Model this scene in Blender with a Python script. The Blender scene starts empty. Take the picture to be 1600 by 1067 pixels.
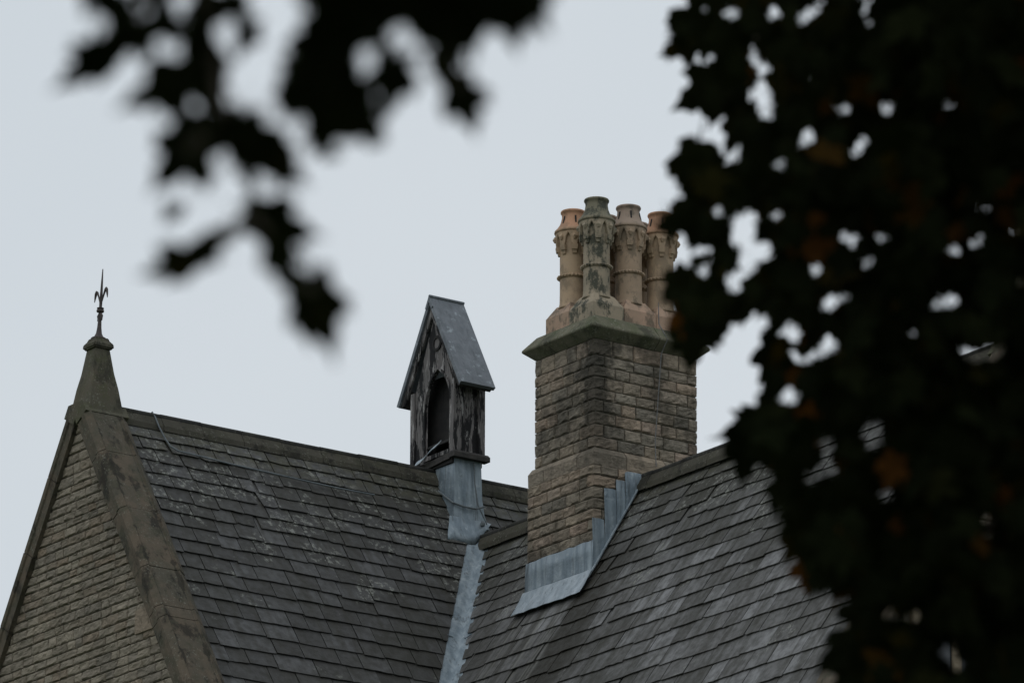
import bpy, bmesh, math, random
from mathutils import Matrix, Vector, noise
from math import sin, cos, tan, radians, pi, sqrt
scene = bpy.context.scene
col = scene.collection
RND = random.Random(7)

# ------------------------------------------------------------------ camera
ELEV, AZ, ROLL = radians(17.254), radians(35.627), radians(0.222)
CAM = Vector((-45.337, -61.491, -10.759))
FPX = 10000.0                                   # focal length in pixels of a 1600 wide frame
_R = Vector((cos(AZ), -sin(AZ), 0)); _H = Vector((sin(AZ), cos(AZ), 0)); _Z = Vector((0, 0, 1))
FWD = cos(ELEV) * _H + sin(ELEV) * _Z
_U = -sin(ELEV) * _H + cos(ELEV) * _Z
RIGHT = cos(ROLL) * _R + sin(ROLL) * _U
UP = -sin(ROLL) * _R + cos(ROLL) * _U
cd = bpy.data.cameras.new('camera')
cam = bpy.data.objects.new('camera', cd); col.objects.link(cam)
cd.sensor_width = 36; cd.lens = 36 * FPX / 1600; cd.clip_start = 0.5; cd.clip_end = 5000
cd.dof.use_dof = True; cd.dof.focus_distance = 80.5; cd.dof.aperture_fstop = 4.7
mw = Matrix((RIGHT, UP, -FWD)).transposed().to_4x4(); mw.translation = CAM
cam.matrix_world = mw
scene.camera = cam
scene.render.resolution_x = 1024; scene.render.resolution_y = 682

# ------------------------------------------------------------------ sky and light: a closed grey overcast
SUN_DIR = Vector((-0.80, -0.42, 1.05)).normalized()      # towards the veiled sun
world = bpy.data.worlds.new('World'); scene.world = world; world.use_nodes = True
nt = world.node_tree; nt.nodes.clear()
sky = nt.nodes.new('ShaderNodeTexSky'); sky.sky_type = 'NISHITA'; sky.sun_disc = False
sky.sun_elevation = math.asin(SUN_DIR.z); sky.sun_rotation = math.atan2(SUN_DIR.x, SUN_DIR.y)
mix = nt.nodes.new('ShaderNodeMix'); mix.data_type = 'RGBA'
mix.inputs['Factor'].default_value = 0.96                # the cloud sheet hides nearly all of the blue
tcw = nt.nodes.new('ShaderNodeTexCoord'); cn = nt.nodes.new('ShaderNodeTexNoise'); cn.inputs['Scale'].default_value = 5; cn.inputs['Detail'].default_value = 4
cr = nt.nodes.new('ShaderNodeValToRGB'); nt.links.new(tcw.outputs['Generated'], cn.inputs['Vector']); nt.links.new(cn.outputs['Fac'], cr.inputs[0])
cr.color_ramp.elements[0].position = .3; cr.color_ramp.elements[0].color = (6.12, 6.68, 7.15, 1)      # thin and thick cloud
cr.color_ramp.elements[1].position = .7; cr.color_ramp.elements[1].color = (6.75, 7.22, 7.62, 1)
nt.links.new(cr.outputs[0], mix.inputs['B'])
bg = nt.nodes.new('ShaderNodeBackground'); bg.inputs['Strength'].default_value = 0.10
wo = nt.nodes.new('ShaderNodeOutputWorld')
nt.links.new(sky.outputs[0], mix.inputs['A']); nt.links.new(mix.outputs['Result'], bg.inputs['Color'])
nt.links.new(bg.outputs[0], wo.inputs['Surface'])
sl = bpy.data.lights.new('sun', 'SUN'); sl.energy = 0.5; sl.angle = radians(50); sl.color = (1, .97, .93)
so = bpy.data.objects.new('sun', sl); col.objects.link(so)
so.rotation_euler = SUN_DIR.to_track_quat('Z', 'Y').to_euler()
vs = scene.view_settings
scene.display_settings.display_device = 'sRGB'
vs.view_transform = 'Standard'; vs.look = 'None'; vs.exposure = 0.0; vs.gamma = 1.0; vs.use_curve_mapping = False

# ------------------------------------------------------------------ material helper
class Mat:
    def __init__(s, name, rough=.85, spec=.3):
        s.m = bpy.data.materials.new(name); s.m.use_nodes = True
        s.t = s.m.node_tree; s.b = s.t.nodes['Principled BSDF']; s.out = s.t.nodes['Material Output']
        s.b.inputs['Roughness'].default_value = rough; s.b.inputs['Specular IOR Level'].default_value = spec
    def put(s, sock, v):
        if isinstance(v, bpy.types.NodeSocket): s.t.links.new(v, sock)
        elif v is not None:
            if isinstance(v, (tuple, list)) and len(v) == 3 and len(sock.default_value) == 4: v = (*v, 1)
            sock.default_value = v
    def pos(s):
        return s.t.nodes.new('ShaderNodeNewGeometry').outputs['Position']
    def rand(s):
        return s.t.nodes.new('ShaderNodeObjectInfo').outputs['Random']
    def island(s):
        return s.t.nodes.new('ShaderNodeNewGeometry').outputs['Random Per Island']
    def scale(s, v, sc, off=(0, 0, 0)):
        n = s.t.nodes.new('ShaderNodeMapping'); s.put(n.inputs['Vector'], v)
        n.inputs['Scale'].default_value = sc; s.put(n.inputs['Location'], off); return n.outputs[0]
    def noise(s, v, sc=5., det=4., rough=.6, dist=0.):
        n = s.t.nodes.new('ShaderNodeTexNoise'); s.put(n.inputs['Vector'], v)
        n.inputs['Scale'].default_value = sc; n.inputs['Detail'].default_value = det
        n.inputs['Roughness'].default_value = rough; n.inputs['Distortion'].default_value = dist
        return n.outputs['Fac']
    def math(s, op, a, b=None, clamp=False):
        n = s.t.nodes.new('ShaderNodeMath'); n.operation = op; n.use_clamp = clamp
        s.put(n.inputs[0], a)
        if b is not None: s.put(n.inputs[1], b)
        return n.outputs[0]
    def step(s, v, lo, hi, o0=0., o1=1.):
        n = s.t.nodes.new('ShaderNodeMapRange'); n.interpolation_type = 'SMOOTHSTEP'
        s.put(n.inputs['Value'], v); s.put(n.inputs['From Min'], lo); s.put(n.inputs['From Max'], hi)
        n.inputs['To Min'].default_value = o0; n.inputs['To Max'].default_value = o1
        return n.outputs[0]
    def ramp(s, v, stops, const=False):
        n = s.t.nodes.new('ShaderNodeValToRGB'); s.put(n.inputs[0], v); cr = n.color_ramp
        if const: cr.interpolation = 'CONSTANT'
        while len(cr.elements) < len(stops): cr.elements.new(.5)
        for e, (p, c) in zip(cr.elements, stops): e.position = p; e.color = (*c, 1)
        return n.outputs[0]
    def mix(s, f, a, b, mode='MIX'):
        n = s.t.nodes.new('ShaderNodeMix'); n.data_type = 'RGBA'; n.blend_type = mode
        s.put(n.inputs['Factor'], f); s.put(n.inputs['A'], a); s.put(n.inputs['B'], b); return n.outputs['Result']
    def xyz(s, v):
        n = s.t.nodes.new('ShaderNodeSeparateXYZ'); s.put(n.inputs[0], v); return n.outputs
    def bump(s, h, strength=.5, dist=.01):
        n = s.t.nodes.new('ShaderNodeBump'); s.put(n.inputs['Height'], h)
        n.inputs['Strength'].default_value = strength; n.inputs['Distance'].default_value = dist
        s.put(s.b.inputs['Normal'], n.outputs[0])
    def color(s, c): s.put(s.b.inputs['Base Color'], c)
    def mul(s, a, b): return s.math('MULTIPLY', a, b)

def slate_mat(name, axis, dark, mid, light, lich_lo, streak, moss_z):
    m = Mat(name, .62, .35); p = m.pos(); r = m.rand(); x, y, z = m.xyz(p)
    along = (4.5, .4, .3) if axis == 'x' else (.4, 4.5, .3)
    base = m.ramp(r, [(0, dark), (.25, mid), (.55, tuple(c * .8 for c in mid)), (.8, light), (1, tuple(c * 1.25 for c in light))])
    cl = m.noise(m.scale(p, (1, 1, 1), m.mul(r, 9.)), 9., 5.); base = m.mix(m.step(cl, .35, .7, 0, .5), base, (.030, .029, .024))
    st = m.mix(.45, m.noise(m.scale(p, along), 1.5, 3., .6), m.noise(m.scale(p, along, m.mul(r, 30.)), 1.7, 3., .6))
    base = m.mix(m.mul(m.step(st, .46, .64), streak), base, (.030, .028, .020))
    big = m.noise(p, .9, 3.)
    base = m.mix(m.step(big, .42, .66, 0, .6), base, (.032, .031, .024))
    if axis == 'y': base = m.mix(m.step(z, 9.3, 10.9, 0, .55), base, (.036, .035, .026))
    # pale lichen rosettes in patches
    patch = m.math('ADD', m.noise(p, 1.6, 3.), m.step(z, lich_lo, lich_lo + 2.2, -.12, .06))
    spots = m.step(m.noise(p, 13., 8., .78), .53, .58)
    base = m.mix(m.mul(m.mul(spots, m.step(patch, .49, .58)), .8), base, (.23, .235, .21))
    # moss below the ridge
    ms = m.mul(m.step(z, moss_z - .18, moss_z + .12), m.step(m.noise(p, 7., 5., .7), .40, .58))
    base = m.mix(m.mul(ms, .7), base, (.062, .060, .040))
    if axis == 'y':
        # dirty run-off below the chimney's corner, cleaner streaks below its lead
        nz = m.mul(m.math('SUBTRACT', m.noise(p, 2.2, 3.), .5), .45); yy = m.math('ADD', y, nz)
        run = m.mul(m.mul(m.step(yy, -.95, -.55), m.step(yy, .10, -.06)), m.step(x, .3, -.1))
        base = m.mix(m.mul(run, .94), base, (.022, .020, .014))
        cle = m.mul(m.mul(m.step(y, 0., .1), m.step(y, 1.5, 1.2)), m.step(x, -.25, -.4))
        ln = m.step(m.noise(m.scale(p, (.3, 11, .2)), 1.2, 2.), .5, .62)
        base = m.mix(m.mul(m.mul(cle, ln), .45), base, (.20, .20, .18))
    m.color(base)
    m.bump(m.noise(p, 30., 5., .65), .35, .012)
    m.put(m.b.inputs['Roughness'], m.step(cl, .3, .7, .5, .75))
    return m.m
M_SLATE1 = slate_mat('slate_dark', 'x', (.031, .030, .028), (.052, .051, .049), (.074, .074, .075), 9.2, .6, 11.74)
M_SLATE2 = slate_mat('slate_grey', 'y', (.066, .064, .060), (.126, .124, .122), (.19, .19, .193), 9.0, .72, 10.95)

def stone_mat(name, cols, soot=.55, soot_col=(.045, .043, .036), corner=False, island=False):
    m = Mat(name, .92, .15); p = m.pos(); r = m.island() if island else m.rand(); x, y, z = m.xyz(p)
    n = len(cols); base = m.ramp(r, [(i / (n - 1), c) for i, c in enumerate(cols)])
    strata = m.noise(m.scale(p, (1.6, 1.6, 8.), m.mul(r, 5.)), 3., 5., .65)
    base = m.mix(m.step(strata, .35, .7, 0, .55), base, m.mix(.5, base, (.09, .08, .065)))
    grit = m.noise(p, 60., 3.); base = m.mix(m.step(grit, .4, .75, 0, .35), base, (.32, .28, .22))
    so_ = m.noise(m.scale(p, (1, 1, .55)), 1.7, 6., .65)
    so2 = m.noise(m.scale(p, (1, 1, 2.), m.mul(r, 7.)), 4.5, 6., .7)
    sm = m.mul(m.math('MAXIMUM', m.step(so_, .46, .62), m.step(so2, .56, .68, 0, .75)), soot)
    if corner:
        dist = m.math('SQRT', m.math('ADD', m.mul(x, x), m.mul(y, y)))
        dn = m.math('ADD', dist, m.mul(m.math('SUBTRACT', m.noise(m.scale(p, (1, 1, 1.)), 3.2, 5., .7), .5), 1.1))
        cm = m.mul(m.step(dn, .42, .16), m.step(z, 11.2, 12.2, .35, 1.))
        sm = m.math('MAXIMUM', sm, m.mul(cm, .85))
    base = m.mix(sm, base, soot_col)
    m.color(base)
    ck = m.math('ABSOLUTE', m.math('SUBTRACT', m.noise(m.scale(p, (1, 1, 2.4), m.mul(r, 5.)), 6.5, 4., .6, .6), .5))
    h = m.math('ADD', m.noise(m.scale(p, (1, 1, 1.8), m.mul(r, 5.)), 13., 6., .72), m.step(ck, .0, .035, 0, .3))
    m.bump(h, .85, .035)
    return m.m
M_GABLE = stone_mat('gable_sandstone', [(.27, .235, .19), (.33, .29, .23), (.225, .20, .165), (.35, .305, .24), (.255, .222, .175), (.30, .24, .18)], .22)
M_CHIM = stone_mat('chimney_sandstone', [(.23, .20, .16), (.38, .31, .235), (.27, .238, .19), (.44, .335, .25), (.20, .18, .15), (.34, .295, .235), (.40, .305, .24)], .62, corner=True)
M_WALL = stone_mat('rubble_stone', [(.20, .175, .13), (.24, .205, .15)], .4)
M_PALE = stone_mat('dressed_stone', [(.30, .25, .18), (.36, .29, .21)], .2)

def plain_stone(name, c1, c2, stain, green, rough=.92, lich=.5):
    m = Mat(name, rough, .2); p = m.pos()
    b = m.mix(m.step(m.noise(p, 2.6, 5., .65), .35, .65), c1, c2)
    b = m.mix(m.step(m.noise(m.scale(p, (1, 1, .5)), 3.3, 6., .7), .50, .62, 0, .8), b, stain)
    b = m.mix(m.step(m.noise(p, 5.5, 5., .7), .46, .66, 0, .7), b, green)
    b = m.mix(m.mul(m.step(m.noise(p, 30., 5., .75), .56, .64), m.mul(m.step(m.noise(p, 3., 3.), .4, .6), lich)), b, (.26, .265, .22))
    m.color(b); m.bump(m.noise(p, 26., 6., .7), .5, .015); return m.m
M_COPE = plain_stone('coping_stone', (.082, .075, .058), (.115, .092, .068), (.020, .019, .016), (.062, .061, .042))
def cope_stains(mat):
    m = Mat.__new__(Mat); m.m = mat; m.t = mat.node_tree; m.b = m.t.nodes['Principled BSDF']; p = m.pos(); x = m.xyz(p)[0]
    src = m.b.inputs['Base Color'].links[0].from_socket; n = m.noise(m.scale(p, (.6, 1, 1)), 2.4, 6., .7); w = m.mul(m.step(n, .46, .66), .05)
    d = m.math('MINIMUM', m.math('ABSOLUTE', m.math('SUBTRACT', x, -5.045)), m.math('ABSOLUTE', m.math('SUBTRACT', x, -4.66)))
    m.color(m.mix(m.mul(m.step(m.math('SUBTRACT', d, w), .012, -.01), .7), src, (.022, .021, .017)))
cope_stains(M_COPE)
M_APEX = plain_stone('mossy_stone', (.088, .084, .062), (.10, .088, .065), (.034, .033, .026), (.078, .082, .045))
M_CAP = plain_stone('lichened_cap_stone', (.105, .105, .072), (.15, .14, .10), (.045, .046, .034), (.088, .10, .055), lich=.8)
M_RIDGE = plain_stone('ridge_stone', (.056, .053, .042), (.072, .067, .053), (.022, .021, .018), (.050, .050, .034))
M_ROLL = plain_stone('ridge_roll', (.034, .034, .034), (.045, .044, .040), (.022, .022, .021), (.042, .042, .032))
M_MORTAR = plain_stone('mortar', (.11, .10, .08), (.14, .125, .10), (.05, .045, .035), (.08, .078, .055))

def pot_mat(name, cols, lich):
    m = Mat(name, .75, .3); p = m.pos(); z = m.xyz(p)[2]
    b = m.mix(m.step(m.noise(p, 3.2, 4.), .35, .65), cols[0], cols[1])
    b = m.mix(m.mul(m.step(z, 14.62, 14.74), .8), b, cols[2])
    b = m.mix(m.mul(m.step(m.noise(m.scale(p, (1, 1, .6)), 6.5, 6., .7), .47, .60), lich), b, (.048, .050, .036))
    b = m.mix(m.step(m.noise(p, 45., 4., .7), .58, .66, 0, lich * .55), b, (.22, .225, .17))
    m.color(b); m.bump(m.noise(p, 40., 5.), .25, .008); return m.m
BUFF = ((.42, .305, .20), (.34, .25, .17), (.50, .265, .16))
M_POT_A = pot_mat('buff_terracotta', BUFF, .35)
M_POT_B = pot_mat('lichened_terracotta', ((.33, .27, .195), (.26, .22, .16), (.135, .13, .088)), .95)
M_POT_C = pot_mat('grey_terracotta', ((.38, .275, .19), (.31, .23, .16), (.29, .225, .18)), .5)
M_BASE = pot_mat('pot_base_terracotta', ((.42, .28, .20), (.34, .24, .17), (.3, .2, .15)), .6)

def lead_mat(name, a, b_, st):
    m = Mat(name, .5, .5); p = m.pos(); m.b.inputs['Metallic'].default_value = .35
    b = m.mix(m.step(m.noise(m.scale(p, (5, 5, .7)), 2.2, 5., .6), .36, .66), a, b_)
    b = m.mix(m.step(m.noise(m.scale(p, (9, 9, .8)), 1.6, 5., .7), .55, .70, 0, .75), b, st)
    b = m.mix(m.step(m.noise(p, 8., 5., .7), .56, .70, 0, .6), b, (.40, .45, .48))
    m.color(b); m.bump(m.noise(p, 7., 4.), .5, .03); m.put(m.b.inputs['Roughness'], m.step(m.noise(p, 5.), .3, .7, .42, .68))
    return m.m
M_LEAD = lead_mat('weathered_lead', (.165, .21, .245), (.27, .32, .355), (.07, .082, .088))
M_LEADB = lead_mat('bright_lead', (.28, .33, .37), (.38, .43, .47), (.13, .15, .165))
M_LEADR = lead_mat('lead_roof', (.125, .14, .155), (.16, .175, .195), (.085, .095, .105))

def timber_mat():
    m = Mat('peeling_timber', .8, .25); p = m.pos()
    st = m.noise(m.scale(p, (3., 3., .55)), 2.3, 6., .66); fine = m.noise(m.scale(p, (40, 40, 2.)), 2., 3.)
    wood = m.mix(m.step(fine, .3, .7), (.075, .070, .069), (.19, .178, .175))
    b = m.mix(m.step(st, .475, .51), (.014, .014, .015), wood)
    b = m.mix(m.step(m.noise(m.scale(p, (5, 5, 1.)), 2.6, 6., .7), .57, .60, 0, .8), b, (.33, .318, .312))
    m.color(b); m.bump(st, .3, .008); return m.m
M_TIMBER = timber_mat()
def simple(name, c, rough=.8, nz=None, spec=.3):
    m = Mat(name, rough, spec)
    if nz: m.color(m.mix(m.step(m.noise(m.pos(), nz[0], 5.), .3, .7), c, nz[1]))
    else: m.color(c)
    return m.m
M_TARRED = simple('tarred_timber', (.022, .021, .020), .75, (12., (.05, .046, .042)))
M_DARK = simple('dark_timber', (.016, .016, .017), .9, (9., (.03, .029, .028)))
M_IRON = simple('wrought_iron', (.030, .026, .026), .6, (30., (.075, .058, .052)))
M_CABLE = simple('grey_cable', (.10, .10, .10), .7, (20., (.19, .19, .19)))
M_CABLED = simple('dark_cable', (.10, .115, .125), .6, (20., (.15, .17, .18)))
M_GRASS = simple('grass', (.045, .075, .025), .95, (.6, (.07, .09, .035)))
M_BARK = simple('bark', (.045, .036, .026), .95, (14., (.085, .072, .055)))
M_GLASS = simple('window_glass', (.02, .024, .028), .12, None, .6)

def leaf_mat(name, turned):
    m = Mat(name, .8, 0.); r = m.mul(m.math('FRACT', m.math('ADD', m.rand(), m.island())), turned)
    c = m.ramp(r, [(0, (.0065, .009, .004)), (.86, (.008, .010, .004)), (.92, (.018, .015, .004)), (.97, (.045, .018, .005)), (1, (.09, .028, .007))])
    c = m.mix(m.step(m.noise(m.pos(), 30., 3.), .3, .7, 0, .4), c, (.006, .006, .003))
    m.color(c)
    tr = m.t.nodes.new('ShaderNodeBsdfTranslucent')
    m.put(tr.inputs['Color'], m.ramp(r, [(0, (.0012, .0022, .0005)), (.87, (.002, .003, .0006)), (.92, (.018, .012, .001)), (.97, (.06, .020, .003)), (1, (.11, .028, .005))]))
    mx = m.t.nodes.new('ShaderNodeAddShader')
    m.t.links.new(m.b.outputs[0], mx.inputs[0]); m.t.links.new(tr.outputs[0], mx.inputs[1])
    m.t.links.new(mx.outputs[0], m.out.inputs['Surface']); return m.m
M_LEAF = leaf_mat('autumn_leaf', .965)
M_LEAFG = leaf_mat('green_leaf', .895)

# ------------------------------------------------------------------ object helpers
WORLD = {}
def link(o, parent=None, world=None):
    W = world if world is not None else Matrix()
    col.objects.link(o); o.matrix_basis = W
    if parent is not None:
        o.parent = parent; o.matrix_parent_inverse = WORLD[parent.name].inverted()
    WORLD[o.name] = W
    return o
def empty(name, loc, label, cat, group=None):
    o = bpy.data.objects.new(name, None); link(o, None, Matrix.Translation(loc)); return tag(o, label, cat, group)
def tag(o, label=None, cat=None, group=None, kind=None):
    for k, v in (('label', label), ('category', cat), ('group', group), ('kind', kind)):
        if v: o[k] = v
    return o
def mesh(name, verts, faces, mat, parent=None, world=None, smooth=False, fix=True):
    me = bpy.data.meshes.new(name); me.from_pydata([tuple(v) for v in verts], [], faces)
    if fix:
        bm = bmesh.new(); bm.from_mesh(me); bmesh.ops.recalc_face_normals(bm, faces=bm.faces); bm.to_mesh(me); bm.free()
    me.materials.append(mat)
    if smooth: me.polygons.foreach_set('use_smooth', [True] * len(me.polygons))
    return link(bpy.data.objects.new(name, me), parent, world)
class MB:
    def __init__(s): s.v = []; s.f = []
    def add(s, v, f):
        b = len(s.v); s.v += [tuple(q) for q in v]; s.f += [tuple(i + b for i in g) for g in f]; return s
    def hexa(s, p): return s.add(p, [(0, 3, 2, 1), (4, 5, 6, 7), (0, 1, 5, 4), (1, 2, 6, 5), (2, 3, 7, 6), (3, 0, 4, 7)])
    def box(s, x0, x1, y0, y1, z0, z1):
        return s.hexa([(x0, y0, z0), (x1, y0, z0), (x1, y1, z0), (x0, y1, z0), (x0, y0, z1), (x1, y0, z1), (x1, y1, z1), (x0, y1, z1)])
    def prism(s, poly, vec):
        """polygon (3d points) extruded along vec"""
        n = len(poly); vec = Vector(vec)
        return s.add(list(poly) + [Vector(p) + vec for p in poly],
                     [tuple(range(n))[::-1], tuple(range(n, 2 * n))] + [(i, (i + 1) % n, n + (i + 1) % n, n + i) for i in range(n)])
    def tube(s, pts, rad, seg=6):
        pts = [Vector(p) for p in pts]; n = len(pts)
        rad = rad if isinstance(rad, (list, tuple)) else [rad] * n
        rings = []
        for i, p in enumerate(pts):
            d = (pts[min(i + 1, n - 1)] - pts[max(i - 1, 0)]).normalized()
            a = d.cross(Vector((.31, .17, .93))); a = a.normalized() if a.length > .05 else Vector((1, 0, 0)); b = d.cross(a)
            rings += [p + rad[i] * (cos(2 * pi * k / seg) * a + sin(2 * pi * k / seg) * b) for k in range(seg)]
        f = [(i * seg + k, i * seg + (k + 1) % seg, (i + 1) * seg + (k + 1) % seg, (i + 1) * seg + k) for i in range(n - 1) for k in range(seg)]
        f += [tuple(range(seg))[::-1], tuple(range((n - 1) * seg, n * seg))]
        return s.add(rings, f)
    def lathe(s, prof, seg=24, cx=0, cy=0, cap=True):
        n = len(prof)
        v = [(cx + r * cos(2 * pi * k / seg), cy + r * sin(2 * pi * k / seg), z) for r, z in prof for k in range(seg)]
        f = [(i * seg + k, i * seg + (k + 1) % seg, (i + 1) * seg + (k + 1) % seg, (i + 1) * seg + k) for i in range(n - 1) for k in range(seg)]
        if cap: f += [tuple(range(seg))[::-1], tuple(range((n - 1) * seg, n * seg))]
        return s.add(v, f)
    def frusta(s, levels):
        """square rings: (cx, cy, half_x, half_y, z)"""
        v = []
        for cx, cy, hx, hy, z in levels: v += [(cx - hx, cy - hy, z), (cx + hx, cy - hy, z), (cx + hx, cy + hy, z), (cx - hx, cy + hy, z)]
        n = len(levels)
        f = [(i * 4 + k, i * 4 + (k + 1) % 4, i * 4 + 4 + (k + 1) % 4, i * 4 + 4 + k) for i in range(n - 1) for k in range(4)]
        f += [(3, 2, 1, 0), tuple(range(n * 4 - 4, n * 4))]
        return s.add(v, f)
    def done(s, name, mat, parent=None, world=None, smooth=False, fix=True): return mesh(name, s.v, s.f, mat, parent, world, smooth, fix)
def bevel(o, w, seg=1):
    bm = bmesh.new(); bm.from_mesh(o.data)
    bmesh.ops.bevel(bm, geom=[e for e in bm.edges], offset=w, segments=seg, affect='EDGES', clamp_overlap=True)
    bm.to_mesh(o.data); bm.free(); return o
def at(px, py, depth):
    """a point of the place seen at this place of the photograph, so many metres away"""
    return CAM + depth * (FWD + RIGHT * ((px - 800) / FPX) - UP * ((py - 533.5) / FPX))

# ------------------------------------------------------------------ ground: building on a rise, the viewer below it
def ground_z(x, y):
    s = -(x * sin(AZ) + y * cos(AZ)); t = min(1, max(0, (s - 10) / 50)); return -12.4 * t * t * (3 - 2 * t)
gv, gf = [], []
xs = sorted(set([i * 4 for i in range(-35, 36)] + [sgn * k for sgn in (-1, 1) for k in (170, 260, 500, 1000, 2000)]))
for y in xs:
    for x in xs: gv.append((x, y, ground_z(x, y) + .15 * noise.noise((x * .1, y * .1, 0)) - .15))
n = len(xs)
for j in range(n - 1):
    for i in range(n - 1): gf.append((j * n + i, j * n + i + 1, j * n + n + i + 1, j * n + n + i))
tag(mesh('ground', gv, gf, M_GRASS, smooth=True), kind='structure')

# ------------------------------------------------------------------ the building
PITCH = radians(58.5); TP = tan(PITCH); SP = sin(PITCH); CP = cos(PITCH)
Y1, Z1 = 3.965, 12.18            # first ridge: runs along x
X2, Z2 = .686, 11.235             # second ridge: runs along y
PY = Y1 - (Z1 - Z2) / TP         # where the second ridge runs into the first roof
XW = -5.05                       # gable wall face
YG = -7.68                       # gable of the second wing
EAVE = 5.6
H1, H2 = (Z1 - EAVE) / TP, (Z2 - EAVE) / TP
house = empty('stone_building', (0, 2, 0), 'old sandstone building with steep slate roofs, gable, ridge and tall chimney', 'building')

def wing(axis):
    k = .07
    if axis == 'x':
        pr = [(Y1 - H1 + k, 0), (Y1 + H1 - k, 0), (Y1 + H1 - k, EAVE - k), (Y1, Z1 - 2 * k), (Y1 - H1 + k, EAVE - k)]
        return [(XW + .010, y, z) for y, z in pr], (11.0, 0, 0)
    k = .12; pr = [(X2 - H2 + k, 0), (X2 + H2 - k, 0), (X2 + H2 - k, EAVE - k), (X2, Z2 - 2 * k), (X2 - H2 + k, EAVE - k)]
    return [(x, YG + .03, z) for x, z in pr], (0, 3.4 - YG, 0)
gable = MB().prism(*wing('x')).done('gable_wall', M_MORTAR, house); gable['label'] = 'coursed rock-faced sandstone gable end'
wall2 = MB().prism(*wing('y')).done('wing_wall', M_WALL, house)

# roofs: a sheathing slab for each slope, slates laid on it
def slab(name, pts, nrm, mat, low=0.):
    nrm = Vector(nrm); return MB().prism([Vector(p) - nrm * (.05 + low) for p in pts], nrm * .035).done(name, mat, house)
N1, N1B, N2, N2B = (0, -SP, CP), (0, SP, CP), (-SP, 0, CP), (SP, 0, CP)
XA, XB = -4.62, 5.9
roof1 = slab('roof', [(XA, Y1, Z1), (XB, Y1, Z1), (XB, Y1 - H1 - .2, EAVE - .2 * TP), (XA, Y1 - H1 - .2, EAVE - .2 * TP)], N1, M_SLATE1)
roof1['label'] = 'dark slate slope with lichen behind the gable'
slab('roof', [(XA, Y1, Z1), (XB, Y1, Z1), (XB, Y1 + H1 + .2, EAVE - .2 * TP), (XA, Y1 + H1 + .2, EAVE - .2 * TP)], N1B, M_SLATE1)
YA, YB = 3.4, -7.2
roof2 = slab('roof', [(X2, YA, Z2), (X2, YB, Z2), (X2 - H2 - .2, YB, EAVE - .2 * TP), (X2 - H2 - .2, YA, EAVE - .2 * TP)], N2, M_SLATE2, .03)
roof2['label'] = 'grey streaked slate slope below the chimney'
slab('roof', [(X2, YA, Z2), (X2, YB, Z2), (X2 + H2 + .2, YB, EAVE - .2 * TP), (X2 + H2 + .2, YA, EAVE - .2 * TP)], N2B, M_SLATE2)

def clip(poly, a, b, c):
    """keep the part of a convex polygon with a*u + b*v <= c"""
    out = []
    for i in range(len(poly)):
        p, q = poly[i], poly[(i + 1) % len(poly)]
        dp, dq = a * p[0] + b * p[1] - c, a * q[0] + b * q[1] - c
        if dp <= 0: out.append(p)
        if dp * dq < 0:
            t = dp / (dp - dq); out.append((p[0] + t * (q[0] - p[0]), p[1] + t * (q[1] - p[1])))
    return out

def slates(roof, mat, origin, U, V, Nn, u0, u1, vmax, gauge0, gauge1, clips, visible, limit=300):
    rnd = random.Random(roof.name); origin, U, V, Nn = map(Vector, (origin, U, V, Nn))
    made = []; v = .16; row = 0
    while v < vmax:
        g = gauge0 + (gauge1 - gauge0) * (v / vmax); L = 2.1 * g
        u = u0 - rnd.random() * .3
        while u < u1:
            w = rnd.choice([.26, .3, .34, .38, .42, .46, .52]) * (g / .25) ** .9 * rnd.uniform(.93, 1.07)
            tail = v + rnd.gauss(0, .008) + (rnd.uniform(.015, .04) if rnd.random() < .05 else 0); n_ = 4; gp = rnd.uniform(.004, .009)
            sk = rnd.gauss(0, .006)
            edge = [(u + gp + (w - 2 * gp) * i / n_, tail + sk * (i / n_ - .5) + rnd.gauss(0, .0038)) for i in range(n_ + 1)]
            if rnd.random() < .05: edge[0 if rnd.random() < .5 else -1] = (edge[0][0] + .015 if rnd.random() < .5 else edge[-1][0], tail - rnd.uniform(.01, .03))
            edge = sorted(edge)
            poly = [(u + gp, v - L), (u + w - gp, v - L)] + edge[::-1]
            for c in clips:
                if len(poly) > 2: poly = clip(poly, *c)
            if len(poly) > 2 and max(q[1] for q in poly) - (v - g) > .03:
                lift = .040 + rnd.uniform(0, .010); t = .011; head = v - L; tw = rnd.gauss(0, .007)
                if poly[0][1] < .01: poly = [(a, max(b, .0)) for a, b in poly]
                top = [(a, b, lift * (b - head) / L - .014 + tw * (a - u - w / 2)) for a, b in poly]
                cu, cv = u + w / 2, v - g / 2
                vv = [(a - cu, b - cv, h) for a, b, h in top] + [(a - cu, b - cv, h - t) for a, b, h in top]
                k = len(poly)
                ff = [tuple(range(k))] + [tuple(range(k, 2 * k))[::-1]] + [(i, (i + 1) % k, k + (i + 1) % k, k + i) for i in range(k)]
                W = Matrix((U, V, Nn)).transposed().to_4x4(); W.translation = origin + U * cu + V * cv
                made.append((visible(W.translation), W, vv, ff))
            u += w
        v += g; row += 1
    made.sort(key=lambda q: -q[0])
    for s_, W, vv, ff in made[:limit]: mesh('slate', vv, ff, mat, roof, W)
    rest = MB()
    for s_, W, vv, ff in made[limit:]: rest.add([W @ Vector(q) for q in vv], ff)
    if rest.v: tag(rest.done('slates', mat, roof), kind='stuff')
    return len(made)
def in_view(p):
    q = p - CAM; w = q.dot(FWD); x = 800 + FPX * q.dot(RIGHT) / w; y = 533.5 - FPX * q.dot(UP) / w
    return (1 if -30 < x < 1630 and -30 < y < 1097 else 0) + (.5 if x < 1330 else 0) + y / 4000
VAL = .20                                             # half width of the open lead valley
PV = (Z1 - Z2) / SP                                   # slope distance from the first ridge to the junction
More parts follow.
